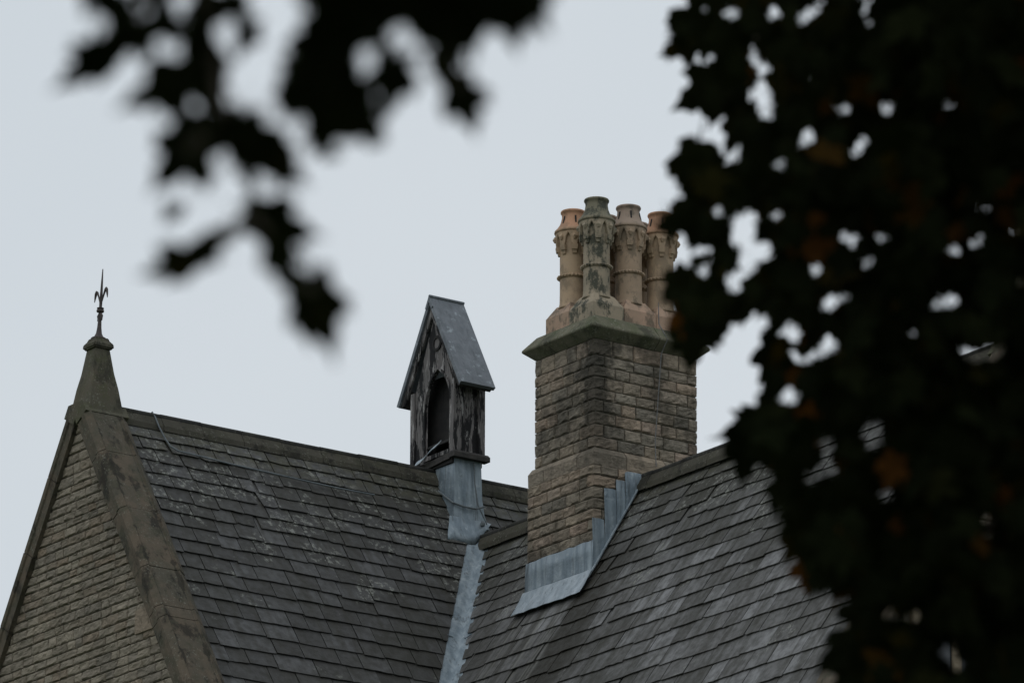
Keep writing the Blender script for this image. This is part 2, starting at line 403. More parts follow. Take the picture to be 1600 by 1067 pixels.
# roof 1: u = x, v down the slope; the valley is u = X2 - (v - PV) * CP
def two_part_slates():
    # left of the valley, and the strip of the same slope that runs on behind the second ridge
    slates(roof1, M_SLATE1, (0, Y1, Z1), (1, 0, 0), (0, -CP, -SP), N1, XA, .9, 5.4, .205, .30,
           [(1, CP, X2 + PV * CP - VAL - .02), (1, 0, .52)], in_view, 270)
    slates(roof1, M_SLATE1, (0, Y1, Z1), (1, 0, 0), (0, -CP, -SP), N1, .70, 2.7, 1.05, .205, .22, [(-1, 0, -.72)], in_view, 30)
two_part_slates()
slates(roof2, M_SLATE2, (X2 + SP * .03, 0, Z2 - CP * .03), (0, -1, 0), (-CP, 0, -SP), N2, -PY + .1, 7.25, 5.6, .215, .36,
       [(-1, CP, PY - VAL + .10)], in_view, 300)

# ridge stones
def ridge_stones(roof, p0, p1, mat, ln, up=0.):
    p0, p1 = Vector(p0) + _Z * up, Vector(p1) + _Z * up; d = (p1 - p0).normalized(); tot = (p1 - p0).length; side = d.cross(_Z).normalized()
    k = max(1, round(tot / ln)); ln = tot / k
    for i in range(k):
        a = p0 + d * (i * ln + .004); w_, h_ = .20, .20 * TP
        j = Vector((0, 0, RND.gauss(0, .006)))
        prof = [(-.122, -.122 * TP + .05), (-.112, -.112 * TP + .108), (-.04, .043), (.04, .043), (.112, -.112 * TP + .108), (.122, -.122 * TP + .05), (0, -.02)]
        o = MB().prism([a + side * s_ + _Z * t_ + j for s_, t_ in prof], d * (ln - .008)).done('ridge_stone', mat, roof)
        MB().tube([a + _Z * .062 + j, a + d * (ln - .003) + _Z * .062 + j], .042, 8).done('ridge_roll', M_ROLL, roof, smooth=True)
ridge_stones(roof1, (-4.5, Y1, Z1), (5.8, Y1, Z1), M_RIDGE, .62)
ridge_stones(roof2, (X2, PY + .02, Z2), (X2, -7.1, Z2), M_RIDGE, .62, .006)

# rock-faced stones --------------------------------------------------------
def rock(name, path, z0, z1, mat, parent, seed, bulge=.03, flat=False, gap=.0075, depth=.05):
    """a stone whose face runs along a plan path [(x, y)] with outward normals on its right-hand side"""
    rnd = random.Random(seed); P = [Vector((*p, 0)) for p in path]
    segs = [(P[i + 1] - P[i]) for i in range(len(P) - 1)]
    nrm = [Vector((s.y, -s.x, 0)).normalized() for s in segs]
    colm = []                                          # (point, normal, edge weight)
    for i, s in enumerate(segs):
        k = max(2, min(8, round(s.length / .05)))
        for j in range(k + 1):
            if j == 0 and i > 0: continue
            nn = nrm[i]
            if j == k and i < len(segs) - 1: nn = (nrm[i] + nrm[i + 1])
            end = (i == 0 and j == 0) or (i == len(segs) - 1 and j == k); crn = j == k and i < len(segs) - 1
            fr = j / k
            if i == 0 and j == 1: fr = min(fr, .018 / s.length)
            if i == len(segs) - 1 and j == k - 1: fr = max(fr, 1 - .018 / s.length)
            p = P[i] + s * fr
            if i == 0 and j == 0: p = p + s.normalized() * gap
            if end and j == k: p = p - s.normalized() * gap
            nearc = (i < len(segs) - 1 and (1 - fr) * s.length < .045) or (i > 0 and fr * s.length < .045)
            colm.append((p, nn, 0 if end else (.05 if crn else .25 if nearc else 1)))
    nz = 5; zs = [z0 + gap + (z1 - z0 - 2 * gap) * q for q in (0, .11, .36, .64, .89, 1)]
    v = []; ox = rnd.random() * 50
    tilt = rnd.uniform(-.5, .5)
    for i, (p, nn, ew) in enumerate(colm):
        for j, z in enumerate(zs):
            e = 0 if j in (0, nz) else 1
            if flat: b = .002 * rnd.random()
            else:
                f = .8 * noise.noise((p.x * 6 + ox, p.y * 6 + ox, z * 11)) + .7 * noise.noise((p.x * 15 + ox, p.y * 15, z * 26)) + rnd.uniform(-.25, .25)
                b = (bulge * (.55 + .95 * f + tilt * (j / nz - .5)) * ew * e) + (rnd.uniform(0, .007))
                b = max(b, 0)
            dz = 0 if flat else rnd.gauss(0, .0022)
            v.append(p + nn * b + Vector((0, 0, z + dz)))
    nc = len(colm); f = [(i * (nz + 1) + j, (i + 1) * (nz + 1) + j, (i + 1) * (nz + 1) + j + 1, i * (nz + 1) + j + 1) for i in range(nc - 1) for j in range(nz)]
    # returns into the wall
    ring = [i * (nz + 1) for i in range(nc)] + [(nc - 1) * (nz + 1) + j for j in range(1, nz + 1)] + [i * (nz + 1) + nz for i in range(nc - 2, -1, -1)] + [j for j in range(nz - 1, 0, -1)]
    base = len(v)
    for q in ring: v.append(v[q] - colm[q // (nz + 1)][1] * depth)
    m_ = len(ring)
    f += [(ring[i], base + i, base + (i + 1) % m_, ring[(i + 1) % m_]) for i in range(m_)]
    c = sum((Vector(q) for q in v), Vector()) / len(v)
    return mesh(name, [q - c for q in v], f, mat, parent, Matrix.Translation(c))

def split(a, b, lo, hi, rnd):
    """cut a..b into random lengths"""
    out = [a]
    while b - out[-1] > hi: out.append(out[-1] + rnd.uniform(lo, min(hi, b - out[-1] - lo * .8)))
    return out + [b]

# gable stones: face normal is -x, path runs with y falling so that the normal points to -x
rnd = random.Random(3); z = 8.02; idx = 0
while z < 12.0:
    h = rnd.choice([.095, .108, .118, .125, .14]); top = z + h
    hw = (Z1 + .03 - top) / TP
    ya, yb = max(Y1 - hw, 1.35), min(Y1 + hw, 5.95)
    cuts = split(ya, yb, .16, .46, rnd)
    for a, b in zip(cuts[:-1], cuts[1:]):
        idx += 1
        rock('stone', [(XW, b), (XW, a)], z, top, M_GABLE, gable, 1000 + idx, .019)
    z = top
big = rock('stone', [(XW - .035, 2.55), (XW - .035, 2.02)], 8.93, 9.24, M_GABLE, gable, 77, flat=True, depth=.1)
N_GABLE = idx

# chimney --------------------------------------------------------------------
CX1, CY1, CZ0, CZ1 = 1.593, 1.255, 11.60, 13.02       # upper shaft
OFF = .065
chim = MB().box(.009, CX1 - .009, .009, CY1 - .009, 9.0, CZ1).box(-OFF + .009, CX1 + OFF - .009, -OFF + .009, CY1 + OFF - .009, 8.9, 11.38).done('chimney', M_MORTAR, house)
chim['label'] = 'square rock-faced sandstone chimney stack on the ridge'
def course(parent, mat, x0, x1, y0, y1, z0, z1, k, rnd, seed, bulge=.021):
    """stones of one course on the two faces seen (-x and -y), quoins bonded round the corners"""
    L1, L2 = y1 - y0, x1 - x0; tot = L1 + L2; r = .13
    def pt(s):
        if s < 0: return (x0 - s, y1)
        if s <= L1: return (x0, y1 - s)
        if s <= tot: return (x0 + s - L1, y0)
        return (x1, y0 + s - tot)
    lng, sh = rnd.uniform(.26, .36), rnd.uniform(.11, .15)
    a0 = lng if k % 2 else sh
    q0, q1 = (L1 - lng, L1 + sh) if k % 2 else (L1 - sh, L1 + lng)
    e0 = tot - (sh if k % 2 else lng)
    cuts = [-r] + split(a0, q0, .2, .42, rnd) + split(q1, e0, .22, .46, rnd) + [tot + r]
    for i, (a, b) in enumerate(zip(cuts[:-1], cuts[1:])):
        crn = [c for c in (0, L1, tot) if a + .01 < c < b - .01]
        path = [pt(s) for s in [a] + crn + [b]]
        rock('stone', path, z0, z1, mat, parent, seed + i, bulge)
rnd = random.Random(11); k = 0
zc = CZ0
while zc < CZ1 - .05:
    h = min(CZ1 - zc, rnd.choice([.142, .15, .158]))
    if CZ1 - zc - h < .08: h = CZ1 - zc
    course(chim, M_CHIM, 0, CX1, 0, CY1, zc, zc + h, k, rnd, 3000 + k * 40); zc += h; k += 1
zc = 11.36
while zc > 9.3:
    h = rnd.choice([.135, .145, .15]); course(chim, M_CHIM, -OFF, CX1 + OFF, -OFF, CY1 + OFF, zc - h, zc, k, rnd, 5000 + k * 40); zc -= h; k += 1
# weathered set-off course
x0, x1, y0, y1 = -OFF, CX1 + OFF, -OFF, CY1 + OFF
cxm, cym = CX1 / 2, CY1 / 2
def setoff(xa, xb, ya, yb, face):
    if face == 'x': p = [(-OFF, 11.36), (-OFF - .005, 11.52), (-.003, 11.60), (.1, 11.60), (.1, 11.36)]; return MB().prism([(a, ya, b) for a, b in p], (0, yb - ya, 0))
    p = [(-OFF, 11.36), (-OFF - .005, 11.52), (-.003, 11.60), (.1, 11.60), (.1, 11.36)]; return MB().prism([(xa, a, b) for a, b in p], (xb - xa, 0, 0))
setoff(0, 0, .29, .985, 'x').done('set_off_stone', M_CHIM, chim); setoff(0, 0, .995, CY1 + OFF, 'x').done('set_off_stone', M_CHIM, chim)
setoff(.455, 1.05, 0, 0, 'y').done('set_off_stone', M_CHIM, chim); setoff(1.06, CX1 + OFF, 0, 0, 'y').done('set_off_stone', M_CHIM, chim)
MB().add([(-OFF, -OFF, 11.36), (.445, -OFF, 11.36), (.445, .1, 11.36), (.1, .28, 11.36), (-OFF, .28, 11.36),
          (-OFF, -OFF, 11.52), (.445, -OFF, 11.52), (.445, 0, 11.60), (0, 0, 11.60), (0, .28, 11.60), (-OFF, .28, 11.52), (.445, .1, 11.60), (.1, .28, 11.60)],
         [(0, 1, 6, 5), (5, 6, 7, 8), (0, 5, 10, 4), (5, 8, 9, 10), (8, 7, 11, 12, 9), (1, 2, 11, 7, 6), (4, 10, 9, 12, 3), (0, 4, 3, 2, 1)]).done('set_off_stone', M_CHIM, chim)

# cap: chamfered underside, arris, weathered top; three blocks along the long side
O = .13
def cap_block(a, b):
    lev = [(0, 13.02), (O, 13.135), (O, 13.16), (-.01, 13.33)]
    v = []
    for o_, z in lev:
        xa = -o_ if a is None else a; xb = CX1 + o_ if b is None else b
        v += [(xa, -o_, z), (xb, -o_, z), (xb, CY1 + o_, z), (xa, CY1 + o_, z)]
    m_ = MB(); f = [(i * 4 + k, i * 4 + (k + 1) % 4, i * 4 + 4 + (k + 1) % 4, i * 4 + 4 + k) for i in range(3) for k in range(4)] + [(3, 2, 1, 0), (12, 13, 14, 15)]
    return m_.add(v, f).done('cap_stone', M_CAP, chim)
for a, b in ((None, .925), (.933, None)):
    o = cap_block(a, b); bevel(o, .006)

# chimney pots -------------------------------------------------------------------
def pot(ix, iy, mat, base_mat, h_, label):
    cx, cy = .04 + .25 + .502 * ix, .10 + .25 + .502 * iy; zb = 13.322
    t = empty('chimney_pot', (cx, cy, zb), label, 'chimney pot', 'chimney pots on the stack')
    hb = .246
    v, f = [], []
    base = MB().frusta([(cx, cy, hb, hb, zb), (cx, cy, hb, hb, zb + .215), (cx, cy, hb - .012, hb - .012, zb + .235), (cx, cy, .15, .15, zb + .37), (cx, cy, .12, .12, zb + .372)]).done('base', base_mat, t)
    s = h_
    prof = [(.196, .33), (.182, .36), (.172, .42), (.169, .56), (.169, .73), (.169, .9), (.170, 1.1), (.178, 1.16), (.186, 1.30), (.190, 1.34)]
    body = MB().lathe([(r, zb + z * s) for r, z in prof], 28, cx, cy).done('shaft', mat, t, smooth=True)
    band = MB().lathe([(.168, zb + .735 * s), (.188, zb + .742 * s), (.192, zb + .758 * s), (.186, zb + .775 * s), (.168, zb + .785 * s)], 28, cx, cy, False)
    for k in range(26):
        a = 2 * pi * k / 26; px, py = cx + .190 * cos(a), cy + .190 * sin(a)
        band.frusta([(px, py, .010, .010, zb + .748 * s), (px, py, .015, .015, zb + .758 * s), (px, py, .010, .010, zb + .774 * s)])
    band.done('bead_band', mat, t)
    # arcaded collar: pointed arches on stepped corbels
    NB, SG = 8, 12; ring = MB(); rv = []
    for k in range(NB * SG):
        a = 2 * pi * k / (NB * SG) + .25; q = abs((k % SG) / SG - .5) * 2        # 0 at the arch crown, 1 at the pier
        zl = 1.165 if q > .52 else 1.165 + .15 * sqrt(max(0, 1 - (q / .52) ** 1.3))
        c_, s_ = cos(a), sin(a)
        for r_, z_ in ((.165, zl), (.216, zl), (.226, max(zl, 1.25) + .02), (.226, 1.352)): rv.append((cx + r_ * c_, cy + r_ * s_, zb + z_ * s))
    nk = NB * SG
    ring.add(rv, [(k * 4 + i_, ((k + 1) % nk) * 4 + i_, ((k + 1) % nk) * 4 + i_ + 1, k * 4 + i_ + 1) for k in range(nk) for i_ in range(3)])
    ring.done('arcade_collar', mat, t)
    for k in range(NB):
        a = 2 * pi * k / NB + .25
        er, et = Vector((cos(a), sin(a), 0)), Vector((-sin(a), cos(a), 0)); c0 = Vector((cx, cy, zb)); cb = MB()
        for w0, w1, r1, za, zc_ in ((.026, .034, .198, 1.05, 1.098), (.036, .042, .222, 1.097, 1.165)):
            lo, hi = za * s, zc_ * s
            cb.hexa([c0 + er * .15 - et * w0 + _Z * lo, c0 + er * (r1 - .01) - et * w0 + _Z * lo, c0 + er * (r1 - .01) + et * w0 + _Z * lo, c0 + er * .15 + et * w0 + _Z * lo,
                     c0 + er * .15 - et * w1 + _Z * hi, c0 + er * r1 - et * w1 + _Z * hi, c0 + er * r1 + et * w1 + _Z * hi, c0 + er * .15 + et * w1 + _Z * hi])
        MB().frusta([(cx + .224 * cos(a), cy + .224 * sin(a), .012, .012, zb + 1.23 * s), (cx + .226 * cos(a), cy + .226 * sin(a), .026, .026, zb + 1.27 * s), (cx + .224 * cos(a), cy + .224 * sin(a), .012, .012, zb + 1.31 * s)]).done('boss', mat, t)
        cb.done('corbel', mat, t)
    rim = [(.185, 1.345), (.236, 1.352), (.242, 1.366), (.238, 1.385), (.205, 1.42), (.172, 1.47), (.150, 1.53), (.142, 1.585), (.146, 1.622), (.158, 1.632), (.161, 1.648), (.155, 1.662), (.135, 1.664), (.122, 1.64), (.118, 1.40)]
    MB().lathe([(r, zb + z * s) for r, z in rim], 28, cx, cy).done('neck', mat, t, smooth=True)
    for k in range(6):                                       # vent slots
        a = 2 * pi * k / 6 + .1; er, et = Vector((cos(a), sin(a), 0)), Vector((-sin(a), cos(a), 0)); c0 = Vector((cx, cy, zb))
        if mat is M_POT_B: continue
        g = .010
        MB().hexa([c0 + er * r + et * e + _Z * z * s for z, r0 in ((1.47, .168), (1.575, .143)) for r, e in ((r0 - .03, -g), (r0 + .006, -g), (r0 + .006, g), (r0 - .03, g))]).done('vent_slot', M_DARK, t)
    return t
pot(0, 1, M_POT_A, M_BASE, .985, 'buff chimney pot with orange top, leftmost on the stack')
pot(0, 0, M_POT_B, M_POT_B, 1.0, 'green lichened chimney pot, tallest looking, on the near corner')
pot(1, 0, M_POT_C, M_BASE, 1.0, 'greyish buff chimney pot right of the lichened one')
pot(2, 0, M_POT_A, M_BASE, 1.0, 'orange topped chimney pot half hidden by leaves, rightmost of front row')
pot(1, 1, M_POT_C, M_BASE, 1.0, 'rear chimney pot seen between the lichened pot and its right neighbour')
pot(2, 1, M_POT_C, M_BASE, 1.0, 'rear chimney pot seen behind the two right-hand front pots')

# lead flashings round the chimney ---------------------------------------------------
def zr2(x): return Z2 - (X2 - x) * TP
fl = OFF + .040
apron = MB()
bx = -fl
ap_v = []; K = 14
for i in range(K + 1):
    y = -fl + (CY1 + .06 + fl) * i / K; j = RND.gauss(0, .004)
    ap_v += [(bx + .006, y, 10.365 + RND.gauss(0, .006)), (bx - .004 + j, y, 10.2), (bx - .008 + j, y, zr2(bx) + .06), (bx - .03, y, zr2(bx - .02) + .045)]
apron.add(ap_v, [(i * 4 + k, i * 4 + 4 + k, i * 4 + 5 + k, i * 4 + 1 + k) for i in range(K) for k in range(3)])
ap = apron.done('lead_apron', M_LEAD, house, smooth=True)
ap['label'] = 'blue grey lead upstand along the chimney foot'
def solid(o, t):
    m_ = o.modifiers.new('thickness', 'SOLIDIFY'); m_.thickness = t; m_.offset = 0; return o
solid(ap, .006)
sk = MB(); sv = []; K = 16
for i in range(K + 1):
    y = -fl - .05 + (CY1 + .10 + fl) * i / K
    for t in (0, .12, .24, .37):
        x = bx - .006 - t * CP; lift = .062 + .012 * noise.noise((y * 4, t * 9, 2)) + (.006 * sin(y * 23) if t > .2 else 0)
        sv.append((x - SP * lift * .8, y - .02 * t, zr2(x) + CP * lift * .8 + (.01 if t == 0 else 0)))
sk.add(sv, [(i * 4 + k, i * 4 + 4 + k, i * 4 + 5 + k, i * 4 + 1 + k) for i in range(K) for k in range(3)])
solid(sk.done('lead_skirt', M_LEADB, house), .006)
# stepped side flashing on the -y face
for xa, xb, ztop in ((-fl, .072, 10.655), (.078, .255, 11.065), (.261, .393, 11.205), (.399, .68, 11.335)):
    yb = -fl
    n_ = 3; v = []
    for i in range(n_ + 1):
        x = xa + (xb - xa) * i / n_; v += [(x, yb + .012, ztop + RND.gauss(0, .003)), (x, yb - .002 + .004 * sin(x * 60), (ztop + zr2(x)) / 2), (x, yb - .006, zr2(x) + .02)]
    solid(MB().add(v, [(i * 3 + k, i * 3 + 3 + k, i * 3 + 4 + k, i * 3 + 1 + k) for i in range(n_) for k in range(2)]).done('step_flashing', M_LEAD, house), .006)
rl = MB()
for i in range(7):                                           # folded soaker edges down the slope
    xa, xb = -fl - .06 + .118 * i, -fl + .055 + .118 * i; e = .055
    rl.prism([Vector((x, y, zr2(x))) + Vector(N2) * .03 for x, y in ((xa, -fl - .01), (xa, -fl - .035), (xb, -fl - .035), (xb, -fl - .01))], Vector(N2) * .012)
rl.done('soaker', M_LEADB, house)

# valley gutter lead ---------------------------------------------------------------
vv = []; ff = []; K = 26; VL = 3.5
for i in range(K + 1):
    t = -.06 + VL * i / K                                     # plan distance down the valley
    a = Vector((X2 - t, PY - t, Z2 - t * TP)); hw = VAL + .12
    for j, (du, side) in enumerate(((hw, 1), (hw * .62, 1), (.09, 1), (0, 0), (.09, 2), (hw * .62, 2), (hw, 2))):
        p = a.copy()
        if side == 1: p.x -= du
        if side == 2: p.y -= du * .55
        w_ = .006 * noise.noise((t * 3, j * 2.3, 1)) + (.018 if j in (2, 4) else .03 if j == 3 else 0) + (.008 if 0 < j < 5 else -.03)
        p += (Vector((-.3, -.3, .9))).normalized() * w_ * .8
        vv.append(p)
for i in range(K): ff += [(i * 7 + k, i * 7 + k + 1, i * 7 + 8 + k, i * 7 + 7 + k) for k in range(6)]
vl = solid(mesh('lead_valley', vv, ff, M_LEAD, house, smooth=True), .008); vl['label'] = 'blue grey lead valley gutter between the two slate slopes'
for t in (1.02, 2.25):                                        # lapped sheet edges
    pts = []
    for j, (du, side) in enumerate(((.22, 1), (.12, 1), (0, 0), (.12, 2), (.22, 2))):
        p = Vector((X2 - t, PY - t, Z2 - t * TP)) + Vector((-.3, -.3, .9)) * (.042 if j == 2 else .03)
        if side == 1: p.x -= du
        if side == 2: p.y -= du
        p.z -= .02 * (2 - abs(j - 2)); pts.append(p)
    MB().tube(pts, .008, 5).done('lead_lap', M_LEAD, house)

# copings -----------------------------------------------------------------------
XF, XK = -5.145, -4.50
def coping(side, joints):
    for i, (va, vb) in enumerate(zip(joints[:-1], joints[1:])):
        V = Vector((0, -side * CP, -SP)); Nn = Vector((0, -side * SP, CP)); o0 = Vector((0, Y1, Z1)) + V * (va + .004)
        jit = RND.gauss(0, .004)
        prof = [(XF + .02, -.10), (XF + .02, .02), (XF, .035), (XF, .10), (XF + .075, .172), (XF + .09, .150), (XK - .14, .150), (XK - .125, .172), (XK, .09), (XK, -.10)]
        o = MB().prism([o0 + Vector((x + jit, 0, 0)) + Nn * (n_ + jit) for x, n_ in prof], V * (vb - va - .010)).done('coping_stone', M_COPE, house)
coping(1, [.235, .93, 1.92, 2.93, 3.60, 3.78, 4.95, 6.1, 7.2])
coping(-1, [.16, 1.0, 2.0, 3.0, 4.1, 5.2, 6.3, 7.3])

# apex stone and its finial
AX = -4.82
def apex(name, cx, cy, zr, axis):
    m_ = MB(); hw = .32
    # saddle: an inverted V that carries the coping lines up into a tapered block
    va = .232; Vd = Vector((0, -CP, -SP)); Nn = Vector((0, -SP, CP))
    def pr(n_, v, s): return (s * (v * CP + n_ * SP), -v * SP + n_ * CP)
    out = [pr(-.10, va, -1), pr(.158, va, -1), pr(.158, .06, -1), pr(.158, .06, 1), pr(.158, va, 1), pr(-.10, va, 1), (0, -.10 / CP * .9)]
    def to(o_, a, b):                                # o_: along the ridge, a: across, b: up
        return (cx + o_, cy + a, zr + b) if axis == 'x' else (cx + a, cy + o_, zr + b)
    m_.prism([to(-hw, a, b) for a, b in out], (2 * hw, 0, 0) if axis == 'x' else (0, 2 * hw, 0))
    o = m_.done(name, M_APEX, house)
    t = MB().frusta([(cx, cy, .285, .25, zr - .24), (cx, cy, .20, .185, zr + .26), (cx, cy, .155, .15, zr + .46), (cx, cy, .108, .108, zr + .775)])
    t = t.done('apex_block', M_APEX, o)
    c = MB().frusta([(cx, cy, .11, .11, zr + .77), (cx, cy, .14, .14, zr + .785), (cx, cy, .15, .15, zr + .82), (cx, cy, .13, .13, zr + .865), (cx, cy, .10, .10, zr + .89), (cx, cy, .10, .10, zr + .925)]).done('apex_cap', M_APEX, o)
    bevel(c, .012, 2); bevel(t, .01)
    return o
apex('apex_stone', AX, Y1, Z1, 'x')
FZ = Z1 + .92
fin = empty('iron_finial', (AX, Y1, FZ), 'slender dark wrought iron finial on the gable apex', 'finial')
fx = lambda z: AX + .03 * (z - FZ)                           # it leans a little
lean = Matrix.Translation((AX, Y1, FZ)) @ Matrix.Rotation(radians(2.0), 4, RIGHT.cross(_Z).normalized() * -1) @ Matrix.Translation((-AX, -Y1, -FZ))
MB().lathe([(.10, FZ - .01), (.10, FZ + .012), (.06, FZ + .035), (.038, FZ + .08), (.028, FZ + .15), (.022, FZ + .26), (.018, FZ + .38), (.020, FZ + .52), (.017, FZ + .62), (.013, FZ + .75), (.006, FZ + .93)], 12, AX, Y1).done('stem', M_IRON, fin, lean, True)
MB().lathe([(.018, FZ + .355), (.045, FZ + .36), (.050, FZ + .375), (.045, FZ + .39), (.03, FZ + .395), (.045, FZ + .405), (.045, FZ + .415), (.018, FZ + .42)], 12, AX, Y1).done('collar', M_IRON, fin, lean)
for sgn in (-1, 1):
    pts, rad = [], []
    for q, w in ((0, .006), (.12, .010), (.25, .014), (.4, .017), (.55, .020), (.7, .024), (.82, .026), (.92, .018), (1, .006)):
        if q < .55: yy, zz = .10 * (q / .55) ** 1.3, .42 + .22 * (q / .55)
        else: a = (q - .55) / .45; yy, zz = .10 + .065 * a, .64 + .035 * sin(a * pi * .9) - .13 * a * a
        pts.append((AX, Y1 + sgn * yy * .92, FZ + zz)); rad.append(w * .7)
    MB().tube(pts, rad, 6).done('leaf_scroll', M_IRON, fin, lean)
    MB().tube([(AX, Y1 + sgn * .015, FZ + .35), (AX, Y1 + sgn * .04, FZ + .31), (AX, Y1 + sgn * .035, FZ + .25), (AX, Y1 + sgn * .02, FZ + .24)], [.012, .018, .014, .004], 6).done('leaf_scroll', M_IRON, fin, lean)

# ------------------------------------------------------------------ timber bell turret astride the first ridge
BX0, BX1, BY0, BY1, BZ0, BZ1 = .33, .785, 3.475, 4.465, 12.40, 13.33
BCY = (BY0 + BY1) / 2; BZT = 14.40
bell = empty('bell_turret', (.56, BCY, 11.6), 'small timber bell turret with peeling paint and lead gable roof on ridge', 'bell turret')
def flat_panel(name, loops, x, thick, mat, parent):
    """outline and holes in (y, z), standing at x, thickness along +x"""
    cu = bpy.data.curves.new(name, 'CURVE'); cu.dimensions = '2D'; cu.fill_mode = 'BOTH'; cu.extrude = thick / 2
    for lp in loops:
        sp = cu.splines.new('POLY'); sp.points.add(len(lp) - 1); sp.use_cyclic_u = True
        for p, (a, b) in zip(sp.points, lp): p.co = (a, b, 0, 1)
    tmp = bpy.data.objects.new('tmp', cu); me = bpy.data.meshes.new_from_object(tmp)
    bpy.data.objects.remove(tmp); bpy.data.curves.remove(cu)
    me.name = name; me.materials.clear(); me.materials.append(mat)
    W = Matrix(((0, 0, 1, x + thick / 2), (1, 0, 0, 0), (0, 1, 0, 0), (0, 0, 0, 1)))
    return link(bpy.data.objects.new(name, me), parent, W)
def arch(cy, hw, zb, zs, zt, k=8, grow=0.):
    hw += grow; zt += grow * 1.3; zb -= grow
    R = (hw * hw + (zt - zs) ** 2) / (2 * hw); pts = [(cy - hw, zb), (cy + hw, zb)]
    a1 = math.atan2(zt - zs, -(hw - R) if False else (R - hw))
    right = [(cy + hw - R + R * cos(a), zs + R * sin(a)) for a in [math.asin((zt - zs) / R) * i / k for i in range(k + 1)]]
    left = [(2 * cy - a, b) for a, b in right[::-1]][1:]
    return pts[:1] + pts[1:] + right[0:] + left
ACY = BCY - .10
ah = arch(ACY, .29, BZ0 + .07, 13.10, 13.62)
def circ(cy, cz, r, k=18): return [(cy + r * cos(2 * pi * i / k), cz + r * sin(2 * pi * i / k)) for i in range(k)]
outl = [(BY0 + .07, BZ0), (BY1 - .07, BZ0), (BY1 - .07, BZ1 + .06), (BCY, BZT), (BY0 + .07, BZ1 + .06)]
fp = flat_panel('front_board', [outl, ah], BX0, .035, M_TIMBER, bell); fp['label'] = 'peeling gable board with tall pointed opening'
flat_panel('arch_moulding', [arch(ACY, .29, BZ0 + .055, 13.10, 13.62, grow=.03), arch(ACY, .29, BZ0 + .08, 13.10, 13.62)], BX0 - .022, .03, M_TIMBER, bell)
ro = flat_panel('roundel', [circ(ACY + .03, 13.98, .105), circ(ACY + .03, 13.98, .07)], BX0 - .02, .03, M_DARK, bell)
flat_panel('roundel_disc', [circ(ACY + .03, 13.98, .071)], BX0 - .006, .01, M_TIMBER, ro)
for ya, yb in ((BY0, BY0 + .105), (BY1 - .085, BY1)):
    MB().box(BX0 - .03, BX0 + .09, ya, yb, BZ0, BZ1 + .08).done('corner_post', M_TIMBER, bell)
    MB().box(BX1 - .08, BX1 + .01, ya, yb, BZ0, BZ1 + .08).done('corner_post', M_TIMBER, bell)
for yy in (BY0, BY1):
    s = 1 if yy == BY0 else -1
    MB().box(BX0 + .091, BX1 - .081, yy + s * .045, yy + s * .07, BZ0, BZ1 + .06).done('side_panel', M_TIMBER, bell)
    MB().box(BX0 + .095, BX0 + .135, yy + s * .02, yy + s * .044, BZ0, BZ1 + .04).done('batten', M_TIMBER, bell)
flat_panel('rear_board', [outl], BX1 - .04, .03, M_TIMBER, bell)
MB().box(BX0 + .2, BX0 + .23, BY0 + .08, BY1 - .08, BZ0 + .02, 13.6).done('inner_board', M_DARK, bell)
for z_ in (12.60,):
    o = MB().hexa([(BX0 + .02, ACY - .30, z_), (BX0 + .02, ACY + .30, z_), (BX0 + .18, ACY + .30, z_ + .1), (BX0 + .18, ACY - .30, z_ + .1),
               (BX0 + .02, ACY - .30, z_ + .02), (BX0 + .02, ACY + .30, z_ + .02), (BX0 + .18, ACY + .30, z_ + .12), (BX0 + .18, ACY - .30, z_ + .12)]).done('louvre', M_DARK, bell)
MB().box(BX0 - .02, BX1, BY0 + .05, BY1 - .05, BZ0 - .12, BZ0 + .0).done('floor', M_DARK, bell)
# plinth moulding: a sound right-hand piece and a sagging front piece
MB().frusta([((BX0 + BX1) / 2 - .005, BY0 + .005, .285, .065, BZ0 - .06), ((BX0 + BX1) / 2 - .005, BY0 + .005, .285, .065, BZ0), ((BX0 + BX1) / 2 - .005, BY0 + .01, .265, .05, BZ0 + .03)]).done('plinth', M_TARRED, bell)
pl = []
for i in range(9):
    t = i / 8; y = BY0 + .068 + (BY1 - BY0 - .16) * t; sag = -.05 * sin(t * pi) * t
    pl.append((y, BZ0 - .02 + sag))
m_ = MB()
for (ya, za), (yb, zb_) in zip(pl[:-1], pl[1:]):
    m_.hexa([(BX0 - .052, ya, za - .05), (BX0 + .04, ya, za - .05), (BX0 + .04, yb, zb_ - .05), (BX0 - .052, yb, zb_ - .05),
             (BX0 - .052, ya, za + .03), (BX0 + .04, ya, za + .05), (BX0 + .04, yb, zb_ + .05), (BX0 - .052, yb, zb_ + .03)])
m_.done('plinth', M_TARRED, bell)
# lead strip curling away from the sill
cv = []
for i in range(13):
    t = i / 12; y = BY0 + .24 + .60 * t; zc_ = BZ0 + .21 - .22 * t ** .6 + .02 * sin(t * 9)
    cv += [(BX0 - .06 - .05 * sin(t * pi), y, zc_), (BX0 - .09 - .06 * sin(t * pi), y + .02, zc_ - .05 - .03 * t)]
solid(MB().add(cv, [(i * 2, i * 2 + 1, i * 2 + 3, i * 2 + 2) for i in range(12)]).done('curled_sill_lead', M_LEADB, bell), .008)
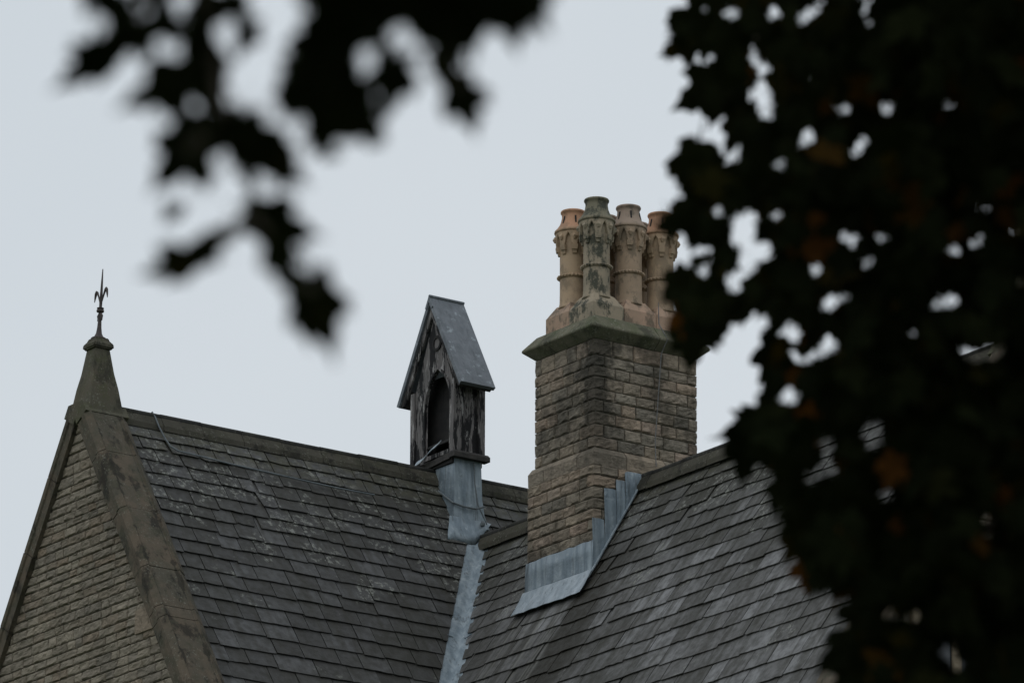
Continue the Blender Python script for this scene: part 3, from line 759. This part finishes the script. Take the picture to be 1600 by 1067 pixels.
# lead-covered roof
RZ, RE = 14.63, 13.30; RX0, RX1 = .255, .80; RYC = 3.985; RHW = .735
for sgn in (-1, 1):
    d_ = Vector((0, sgn * RHW, RE - RZ)); nn = Vector((0, sgn * (RZ - RE), RHW)).normalized()
    a = Vector((0, RYC, RZ)); b = a + d_
    ft = .055
    pts = [a, b, b - nn * ft, a - _Z * (ft / nn.z)]
    o = MB().prism([p + Vector((RX0, 0, 0)) for p in pts], (RX1 - RX0, 0, 0)).done('roof_slope', M_LEADR, bell)
    # eave board and raking bargeboard
    MB().prism([Vector((RX0 + .03, 0, 0)) + p for p in (b - nn * (ft + .002) - d_ * .16, b - nn * (ft + .002) - d_ * .01, b - nn * (ft + .05) - d_ * .01, b - nn * (ft + .05) - d_ * .16)], (RX1 - RX0 - .05, 0, 0)).done('eave_board', M_TARRED, bell)
    MB().prism([Vector((RX0 + .035, 0, 0)) + p for p in (a - _Z * ((ft + .003) / nn.z), b - nn * (ft + .003) - d_ * .02, b - nn * (ft + .07) - d_ * .03, a - _Z * ((ft + .075) / nn.z))], (.03, 0, 0)).done('bargeboard', M_TIMBER, bell)
MB().tube([(RX0 - .004, RYC, RZ + .004), (RX1 + .004, RYC, RZ + .004)], .022, 8).done('ridge_roll', M_LEADR, bell)
MB().prism([(RX0 - .012, RYC, RZ + .01), (RX0 - .012, RYC - .085, RZ - .15), (RX0 - .012, RYC - .06, RZ - .175), (RX0 - .012, RYC, RZ - .075), (RX0 - .012, RYC + .06, RZ - .175), (RX0 - .012, RYC + .085, RZ - .15)], (.012, 0, 0)).done('apex_clip', M_LEADR, bell)
# lead-dressed base down to the slates
def zr1(y): return Z1 - (Y1 - y) * TP
sv = []; K = 10
def skirt(y, t): return None
bx0, bx1 = BX0 + .015, BX1 - .03
rows = []
for i, zz in enumerate((BZ0 - .06, 12.1, 11.85, 11.62, 11.45)):
    fl_ = i / 4; rows.append((zz, bx0 - .0 - .03 * fl_, bx1 + .02 * fl_ + (.10 if i == 4 else .03 if i == 3 else 0), BY0 + .035 - .03 * fl_))
for zz, xa, xb, yf in rows:
    yb = Y1 + .1
    ym = max(yf + .05, Y1 - (Z1 - zz) / TP + .02)
    sv += [(xa, yb, zz), (xa - .004, (yf + yb) / 2, zz), (xa, yf, zz), (xa + .14, yf - .008 * sin(zz * 9), zz), (xb - .12, yf + .006 * sin(zz * 13), zz), (xb, yf, zz), (xb, yb, zz)]
sf = [(i * 7 + k, i * 7 + k + 1, i * 7 + 8 + k, i * 7 + 7 + k) for i in range(4) for k in range(6)]
solid(mesh('lead_base', sv, sf, M_LEAD, bell), .008)
# foot dressed over the slates and into the valley
fv = []
for t in (0, .14, .27, .40):
    v = (Z1 - 11.46) / SP + t - .04; c = Vector((0, Y1, Z1)) + Vector((0, -CP, -SP)) * v + Vector(N1) * (.085 - .16 * t)
    xl, xr = .24 - .35 * t, .90 - .9 * t
    for k in range(6): fv.append(c + Vector((xl + (xr - xl) * k / 5, 0, 0)) + Vector(N1) * .008 * sin(k * 2.1 + t * 20))
solid(mesh('lead_foot', fv, [(i * 6 + k, i * 6 + k + 1, i * 6 + 7 + k, i * 6 + 6 + k) for i in range(3) for k in range(5)], M_LEAD, bell, smooth=True), .008)
# cord tied round the base
e = .022
MB().tube([(bx0 - .05, Y1 - .10, 11.99), (bx0 - .045, 3.68, 11.86), (bx0 - .05, BY0 + .02 - e, 11.72), (bx0 + .1, BY0 - e, 11.69), (bx1 - .12, BY0 - e, 11.69), (bx1 + .02, BY0 - e, 11.74)], .013, 6).done('cord', M_CABLED, bell)
MB().tube([(bx1 - .13, BY0 + .03 - e, BZ0 - .08), (bx1 - .12, BY0 + .02 - e, 12.05), (bx1 - .08, BY0 - e, 11.75), (bx1 + .05, BY0 - e - .02, 11.5)], .009, 5).done('cord', M_CABLED, bell)
o = MB().lathe([(.004, 11.46), (.03, 11.47), (.035, 11.50), (.02, 11.53), (.004, 11.54)], 8, bx1 - .03, BY0 - .06).done('knot', M_CABLED, bell)

# ------------------------------------------------------------------ conductors
def on1(x, v, h=.062): return Vector((x, Y1, Z1)) + Vector((0, -CP, -SP)) * v + Vector(N1) * h
c1 = [Vector((-4.01, Y1 + .06, Z1 + .05)), Vector((-4.0, Y1, Z1 + .115)), Vector((-3.99, Y1 - .06, Z1 + .03)), on1(-3.98, .17, .06), on1(-3.955, .38), on1(-3.92, .50), on1(-3.82, .56), on1(-3.45, .58), on1(-3.06, .61), on1(-2.5, .63), on1(-2.0, .65), on1(-1.5, .67), on1(-.87, .66)]
MB().tube(c1, .011, 6).done('roof_cable', M_CABLED, house)['label'] = 'grey cable lying over the ridge and along the upper slates'
c2 = [(1.066, .085, 13.70), (1.06, .07, 13.42), (1.055, .015, 13.345), (1.045, -.10, 13.20), (1.04, -O - .012, 13.15), (1.03, -.10, 13.10), (1.012, -.04, 12.98), (.985, -.045, 12.7), (.958, -.045, 12.40), (.935, -.042, 12.1), (.908, -.045, 11.82), (.897, -.07, 11.62), (.895, -.085, 11.48)]
MB().tube(c2, .0065, 6).done('chimney_cable', M_CABLE, house)['label'] = 'thin grey cable running down the chimney face'

# ------------------------------------------------------------------ second wing's gable end, half hidden by the tree
GY0, GY1 = YG - .07, -7.06
for side in (-1, 1):
    J = [.24, 1.1, 2.0, 2.9, 3.9, 4.9, 6.0, 6.9]
    for va, vb in zip(J[:-1], J[1:]):
        V = Vector((side * CP, 0, -SP)); Nn = Vector((side * SP, 0, CP)); o0 = Vector((X2, 0, Z2)) + V * (va + .004)
        prof = [(GY1, -.1), (GY1, .09), (GY1 - .12, .16), (GY0 + .08, .16), (GY0, .10), (GY0, -.1)]
        MB().prism([o0 + Vector((0, y, 0)) + Nn * n_ for y, n_ in prof], V * (vb - va - .01)).done('coping_stone', M_COPE, house)
apex('apex_stone', X2, (GY0 + GY1) / 2, Z2, 'y')
rnd = random.Random(21); z = 6.3; i = 0
while z < 10.9:
    h = rnd.choice([.12, .13, .14]); hw = (Z2 - z - h) / TP
    cuts = split(X2 - hw, X2 + min(hw, .3), .2, .5, rnd)
    for a, b in zip(cuts[:-1], cuts[1:]):
        i += 1
        if X2 - 2.02 < (a + b) / 2 < X2 - .6 and z + h < 8.6: continue
        rock('stone', [(a, YG), (b, YG)], z, z + h, M_GABLE, wall2, 9000 + i, .024)
    z += h
win = MB().box(X2 - 1.94, X2 - 1.72, YG - .05, YG + .1, 5.2, 8.35).box(X2 - .9, X2 - .68, YG - .05, YG + .1, 5.2, 8.35).box(X2 - 1.96, X2 - .66, YG - .06, YG + .1, 8.36, 8.62).box(X2 - 1.37, X2 - 1.25, YG - .04, YG + .1, 5.2, 8.35).done('window', M_PALE, house)
MB().box(X2 - 1.72, X2 - .9, YG - .01, YG + .02, 5.2, 8.35).done('pane', M_GLASS, win)
# another stack beyond the second roof
SX0, SX1, SY1, SY0 = 2.3, 3.5, -5.42, -6.9
stack = MB().box(SX0 + .016, SX1, SY0, SY1 - .016, 8.0, 13.45).done('chimney', M_MORTAR, house)
stack['label'] = 'stone chimney stack at the right edge, hidden by leaves'
rnd = random.Random(31); z = 10.6; k = 0
while z < 13.4:
    h = .15; cuts = split(0, SY1 - SY0, .2, .42, rnd)
    for a, b in zip(cuts[:-1], cuts[1:]):
        k += 1; rock('stone', [(SX0, SY1 - a), (SX0, SY1 - b)], z, z + h, M_CHIM, stack, 12000 + k)
    z += h
MB().frusta([((SX0 + SX1) / 2, (SY0 + SY1) / 2, .62, .76, 13.46), ((SX0 + SX1) / 2, (SY0 + SY1) / 2, .74, .88, 13.58), ((SX0 + SX1) / 2, (SY0 + SY1) / 2, .74, .88, 13.62), ((SX0 + SX1) / 2, (SY0 + SY1) / 2, .6, .74, 13.78)]).done('cap_stone', M_CAP, stack)

# ------------------------------------------------------------------ trees near the viewer
half = [(0, .02), (.10, -.08), (.27, -.12), (.44, -.04), (.41, .07), (.37, .17), (.50, .26), (.68, .46), (.58, .50), (.57, .64), (.44, .62), (.31, .61), (.25, .70), (.27, .82), (.15, .90), (.07, 1.02), (0, 1.2)]
def leaf_mesh(seed, cup, mat):
    r_ = random.Random(seed); ctr = (0, .36)
    wd = r_.uniform(.62, 1.)
    outl_ = [(x * wd * r_.uniform(.9, 1.1), y + r_.gauss(0, .015)) for x, y in half]
    outl_ = outl_ + [(-x * wd * r_.uniform(.9, 1.1), y + r_.gauss(0, .015)) for x, y in half[-2:0:-1]]
    def zf(x, y): return cup * (x * x * 1.1 + .55 * (y - .36) ** 2) + .05 * r_.uniform(-1, 1)
    v = [(ctr[0], ctr[1], 0)] + [(x, y, zf(x, y)) for x, y in outl_]
    n_ = len(outl_); f = [(0, 1 + i, 1 + (i + 1) % n_) for i in range(n_)]
    b = len(v); w = .016
    v += [(-w, .02, 0), (w, .02, 0), (w * .7, -.55, .10), (-w * .7, -.55, .10)]; f += [(b, b + 1, b + 2, b + 3)]
    me = bpy.data.meshes.new('leaf'); me.from_pydata(v, [], f); me.materials.append(mat); return me
CUPS = (.15, .4, -.25, .7, .05, -.5, .9, .3, -.1, .6)
LEAVES = [leaf_mesh(40 + i, c, M_LEAF) for i, c in enumerate(CUPS)]
LEAVESG = [leaf_mesh(60 + i, c, M_LEAFG) for i, c in enumerate(CUPS)]
def leaf_matrix(pos, size, tip, yaw, pitch):
    """tip: direction of the leaf's tip in the view plane, 0 = hanging straight down, positive = to the right"""
    d = -UP * cos(tip) + RIGHT * sin(tip); s = RIGHT * cos(tip) + UP * sin(tip); n_ = s.cross(d)
    B = Matrix((s, d, n_)).transposed()
    B = B @ Matrix.Rotation(yaw, 3, 'Y') @ Matrix.Rotation(pitch, 3, 'X')
    W = (B * size).to_4x4(); W.translation = pos - B @ Vector((0, .40, 0)) * size; return W
def plant(tree, specs, keep, LEAVES):
    """specs: (matrix, in_view); the ones that show become parts, the rest one mass"""
    for i, (W, vis) in enumerate(specs):
        if i < keep: link(bpy.data.objects.new('leaf', RNDL.choice(LEAVES)), tree, W)
    rest = MB()
    for W, vis in specs[keep:]:
        me = RNDL.choice(LEAVES); rest.add([W @ v.co for v in me.vertices], [tuple(p.vertices) for p in me.polygons])
    if rest.v: tag(rest.done('foliage', LEAVES[0].materials[0], tree, fix=False), kind='stuff')
def inside(p, poly):
    x, y = p; c = False
    for i in range(len(poly)):
        (xa, ya), (xb, yb) = poly[i - 1], poly[i]
        if (ya > y) != (yb > y) and x < (xb - xa) * (y - ya) / (yb - ya) + xa: c = not c
    return c
RNDL = random.Random(5)

# tree overhead: a sprig hanging into the upper left
DL = 10.0
def fit(x, y, rad, poly, holes, least=30):
    """largest leaf that fits here without closing a gap of the crown"""
    for hx, hy, r_ in holes:
        if abs(hx - x) < 80 and abs(hy - y) < 80: rad = min(rad, (math.hypot(hx - x, hy - y) - r_ * .85) / .53)
    if not inside((x, y), poly): return 0
    while rad >= least:
        if all(inside((x + rad * .36 * cos(a), y + rad * .36 * sin(a)), poly) for a in (0, .8, 1.57, 2.36, 3.14, 3.93, 4.71, 5.5)): return rad
        rad *= .85
    return 0
# x, y, length, lean of the tip, turn away from the viewer
sprig = [(148, 101, 98, -50, 58), (186, 18, 66, -10, 20), (216, 54, 66, -50, 45), (257, 40, 54, -60, 30), (196, 62, 50, -40, 40), (318, 20, 74, 0, 10), (302, 62, 66, -20, 20), (381, 52, 58, -15, 55), (365, 8, 60, 30, 30), (150, -10, 60, -30, 20), (243, -15, 70, 10, 20),
         (262, 132, 112, -60, 32), (313, 112, 86, 0, 15), (332, 138, 56, 20, 30), (290, 128, 70, -40, 20), (323, 180, 46, 10, 50), (340, 95, 60, 10, 45),
         (287, 243, 102, -45, 15), (312, 216, 76, -10, 30), (316, 268, 50, 20, 35), (404, 228, 98, 30, 15), (447, 266, 56, 58, 45), (376, 206, 76, -10, 30), (390, 258, 56, 0, 45),
         (434, 349, 96, 78, 34), (404, 344, 60, 20, 30), (326, 380, 84, -68, 58), (277, 415, 82, -62, 42), (428, 402, 78, 14, 42), (447, 432, 56, 20, 40), (500, 478, 112, 20, 8), (486, 466, 80, 8, 20), (272, 331, 40, -40, 62),
         (614, 126, 92, -10, 38), (600, 90, 50, -20, 40), (688, 103, 58, 30, 60), (726, 158, 78, 16, 34), (706, 128, 52, 40, 60), (795, 28, 74, 10, 20), (803, 6, 80, 30, 15), (830, 16, 62, 42, 40), (765, 6, 74, -10, 15), (712, 76, 46, 20, 50), (738, 60, 50, 20, 45)]
mass = [(452, -60), (890, -60), (862, 0), (836, 26), (785, 36), (752, 38), (746, 74), (700, 80), (664, 70), (626, 46), (592, 70), (562, 94), (560, 116), (578, 152), (610, 236), (566, 218), (542, 214), (518, 268), (478, 232), (478, 192), (454, 188), (418, 188), (434, 137), (452, 96), (468, 40)]
mholes = [(625, 52, 10), (645, 75, 12), (462, 195, 12), (474, 20, 8), (690, 84, 8), (585, 110, 14), (575, 85, 10), (545, 225, 6), (498, 245, 4)]
specs = []
for (x, y, s, tp, yw) in sprig:
    dd = DL + RNDL.uniform(-.5, .5)
    for _ in range(2):                                        # smaller leaves of the same twig round each large one
        a_, r_ = RNDL.uniform(0, 6.28), s * RNDL.uniform(.15, .32); d2 = dd + RNDL.uniform(-.3, .3)
        specs.append((leaf_matrix(at(x + r_ * cos(a_), y + r_ * sin(a_) * .8, d2), s * d2 / FPX * RNDL.uniform(.4, .65), radians(tp + RNDL.uniform(-35, 35)), radians(RNDL.uniform(-50, 50)), radians(RNDL.uniform(-30, 30))), 1))
    specs.append((leaf_matrix(at(x, y, dd), s * dd / FPX * 1.08, radians(tp + RNDL.uniform(-5, 5)), radians(yw * .8 * RNDL.choice((-1, 1))), radians(RNDL.uniform(-14, 14))), 1))
y = -60
while y < 260:
    x = 420
    while x < 880:
        for _ in range(2):
            q = (x + RNDL.uniform(-13, 13), y + RNDL.uniform(-13, 13)); s = fit(*q, RNDL.uniform(52, 90), mass, mholes, 24)
            if s:
                dd = DL + RNDL.uniform(-.7, .7)
                specs.append((leaf_matrix(at(*q, dd), s * dd / FPX, radians(RNDL.uniform(-50, 50)), radians(RNDL.uniform(-40, 40)), radians(RNDL.uniform(-35, 35))), 1))
        x += 24
    y += 24
n_view = len(specs)
for _ in range(900):                                          # the bough it hangs from, above the frame
    x, y = RNDL.uniform(-700, 1150), RNDL.uniform(-900, -75); dd = DL + RNDL.uniform(-1.6, 1.4)
    specs.append((leaf_matrix(at(x, y, dd), RNDL.uniform(.09, .13), RNDL.uniform(-1.2, 1.2), RNDL.uniform(-.9, .9), RNDL.uniform(-.9, .9)), 0))
tb = at(-3300, 1400, 10.5); base = Vector((tb.x, tb.y, ground_z(tb.x, tb.y) - .3))
t_left = empty('overhanging_tree', base, 'dark tree whose blurred leafy sprig hangs into the upper left sky', 'tree')
crown = at(-500, -700, DL)
def lerp(a, b, t): return a + (b - a) * t
top = base + Vector((.4, .3, 7.5))
MB().tube([base, base + Vector((.05, .05, 1.5)), base + Vector((.15, .1, 4)), top], [.34, .27, .22, .13], 10).done('trunk', M_BARK, t_left, smooth=True)
twig = [top - Vector((.1, .05, 1)), lerp(top, crown, .5) + Vector((0, 0, .4)), crown, at(250, -320, DL), at(560, -160, DL)]
MB().tube(twig, [.10, .07, .045, .028, .014], 8).done('bough', M_BARK, t_left, smooth=True)
for pts in ([(250, -320), (300, -100), (330, 60), (350, 180), (395, 245), (392, 330), (440, 400), (490, 455)], [(392, 330), (360, 372), (310, 390)], [(560, -160), (520, 0), (500, 120), (505, 190)],
            [(560, -160), (640, -60), (700, 60), (722, 140)], [(560, -160), (700, -80), (790, 0)], [(300, -100), (230, 0), (180, 80)], [(330, 60), (280, 120)], [(350, 180), (295, 240)], [(560, 0), (600, 60), (608, 100)]):
    MB().tube([at(a, b, DL + .1 * sin(a)) for a, b in pts], [.011 - .006 * i / len(pts) for i in range(len(pts))], 5).done('twig', M_BARK, t_left)
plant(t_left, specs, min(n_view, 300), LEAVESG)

# tree on the right: a dense crown in front of the building
DR = 22.0
poly = [(1085, -80), (1070, 20), (1048, 60), (1052, 82), (1085, 78), (1118, 90), (1122, 112), (1085, 158), (1112, 172), (1145, 165), (1172, 210), (1165, 240), (1130, 248), (1108, 232), (1080, 232), (1060, 250), (1056, 285),
        (1085, 290), (1100, 300), (1075, 322), (1040, 345), (1062, 362), (1098, 366), (1085, 400), (1062, 425), (1040, 462), (1058, 474), (1066, 520), (1078, 545), (1092, 515), (1125, 512), (1148, 490), (1185, 468), (1206, 500), (1220, 548),
        (1200, 585), (1202, 630), (1155, 672), (1165, 715), (1190, 745), (1186, 790), (1215, 850), (1232, 890), (1252, 912), (1300, 930), (1322, 975), (1310, 1010), (1298, 1055), (1290, 1150), (1330, 1500), (2300, 1500), (2300, -80)]
poly = [(x + (28 if 690 < y < 1200 and x < 1400 else 0), y) for x, y in poly]
holes = [(1208, 21, 10), (1253, 32, 8), (1279, 13, 11), (1353, 1, 8), (1352, 34, 6), (1260, 126, 5), (1317, 169, 13), (1385, 171, 11), (1484, 162, 6), (1260, 216, 14), (1350, 217, 5), (1336, 237, 8), (1217, 256, 10),
         (1099, 30, 15), (1147, 22, 9), (1092, 63, 6), (1128, 88, 6), (1173, 80, 7), (1193, 104, 7), (1178, 155, 12), (1196, 152, 11), (1142, 163, 10), (1203, 183, 7), (1145, 247, 10), (1126, 256, 6),
         (1212, 336, 8), (1164, 345, 18), (1160, 372, 12), (1190, 392, 15), (1170, 412, 17), (1150, 440, 16), (1088, 375, 12), (1085, 430, 10), (1100, 405, 10), (1118, 330, 8), (1319, 369, 8), (1330, 372, 7), (1377, 369, 8), (1490, 389, 10), (1530, 378, 8), (1535, 330, 10), (1356, 409, 7), (1276, 420, 8),
         (1296, 475, 10), (1321, 463, 6), (1458, 474, 8), (1492, 469, 11), (1235, 516, 13), (1298, 534, 8), (1425, 523, 5), (1237, 562, 11), (1235, 621, 14), (1268, 562, 6), (1300, 545, 11), (1508, 548, 8),
         (1362, 668, 17), (1365, 690, 12), (1290, 690, 12), (1270, 745, 12), (1385, 772, 12), (1300, 735, 9), (1480, 1015, 13), (1498, 1038, 11), (1388, 960, 9), (1545, 812, 10), (1540, 830, 7), (1590, 358, 12), (1555, 548, 14), (1525, 560, 9), (1427, 962, 9), (1335, 1010, 9), (1330, 1055, 10), (1595, 440, 8)]
specs = []
edge_leaves = [(1080, 45, 84, -40), (1072, 72, 60, -70), (1105, 140, 92, -58), (1120, 160, 60, -20), (1085, 262, 84, -10), (1150, 205, 66, -30), (1075, 342, 74, -68), (1052, 348, 46, -70), (1058, 440, 56, -38), (1085, 525, 80, -8), (1072, 500, 60, 0),
               (1130, 490, 66, -5), (1168, 470, 58, -20), (1205, 560, 74, -10), (1180, 665, 92, -62), (1165, 705, 74, -10), (1215, 770, 60, -25), (1245, 850, 60, -25), (1262, 890, 52, 0), (1325, 1010, 90, -45), (1345, 960, 70, -10), (1330, 1050, 70, -30)]
for x, y, s, tp in edge_leaves:
    dd = DR + RNDL.uniform(-1.5, 1.0)
    specs.append((leaf_matrix(at(x, y, dd), s * dd / FPX * 1.05, radians(tp), radians(RNDL.uniform(-30, 30)), radians(RNDL.uniform(-25, 25))), 1))
for (xa, ya), (xb, yb) in zip(poly[1:46], poly[2:47]):          # a ragged fringe of single leaves
    k = max(1, round(math.hypot(xb - xa, yb - ya) / 20))
    for i in range(k):
        t = (i + RNDL.random()) / k; x, y = xa + (xb - xa) * t, ya + (yb - ya) * t
        nx, ny = (yb - ya), -(xb - xa); l_ = math.hypot(nx, ny) or 1; nx, ny = nx / l_, ny / l_
        sg = 1 if inside((x + 3 * nx, y + 3 * ny), poly) else -1; dep = RNDL.uniform(-4, 16); s = RNDL.uniform(26, 54); dd = DR + RNDL.uniform(-2.5, 2.)
        specs.append((leaf_matrix(at(x + sg * nx * dep, y + sg * ny * dep, dd), s * DR / FPX, radians(RNDL.gauss(-25, 35)), radians(RNDL.uniform(-65, 65)), radians(RNDL.uniform(-30, 30))), 1))
front, back = [], []
for layer in range(6):
    y = -110
    while y < 1180:
        x = 1010
        while x < 1700:
            qx, qy = x + RNDL.uniform(-17, 17), y + RNDL.uniform(-17, 17)
            dd = DR + (-2.6, -1.6, -.6, .5, 1.6, 2.7)[layer] + RNDL.uniform(-.6, .6); s = RNDL.choice((34, 40, 46, 52, 60, 70)) * RNDL.uniform(.92, 1.08)
            s = fit(qx, qy, s, poly, holes, 22)
            if s:
                (front if layer < 1 else back).append((leaf_matrix(at(qx, qy, dd), s * DR / FPX, radians(RNDL.gauss(-5, 38)), radians(RNDL.uniform(-50, 50)), radians(RNDL.uniform(-45, 45))), 1))
            x += 20
        y += 20
RNDL.shuffle(front); specs += front + back
for _ in range(5200):                                         # the rest of the crown, right, above and below the frame
    x, y = RNDL.uniform(1250, 2700), RNDL.uniform(-1500, 1900)
    if -115 < y < 1180 and x < 1700: continue
    if y > 1180 and x < 1340: continue
    dd = DR + RNDL.uniform(-3, 3.2)
    specs.append((leaf_matrix(at(x, y, dd), RNDL.uniform(.14, .21), RNDL.uniform(-1.2, 1.2), RNDL.uniform(-1, 1), RNDL.uniform(-1, 1)), 0))
tb = at(2350, 1500, DR); base = Vector((tb.x, tb.y, ground_z(tb.x, tb.y) - .3))
t_right = empty('maple_tree', base, 'dense dark maple with a few rusty leaves filling the right side', 'tree')
top = at(2150, -900, DR)
MB().tube([base, lerp(base, top, .2), lerp(base, top, .5) + Vector((.1, .1, 0)), top], [.30, .23, .17, .06], 10).done('trunk', M_BARK, t_right, smooth=True)
for a, b, c in (((2250, 900), (1800, 780), (1330, 860)), ((2230, 600), (1800, 380), (1230, 290)), ((2200, 300), (1750, 60), (1180, 60)), ((2240, 750), (1900, 640), (1260, 640)), ((2260, 1100), (1900, 1080), (1400, 1100)), ((2190, 0), (1800, -200), (1400, -320))):
    MB().tube([at(*a, DR), at(*b, DR + .3), at(*c, DR)], [.07, .04, .008], 7).done('bough', M_BARK, t_right, smooth=True)
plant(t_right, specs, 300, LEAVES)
print('gable stones', N_GABLE, 'left leaves', n_view, 'right leaves', len(front), len(back), 'objects', len(bpy.data.objects))
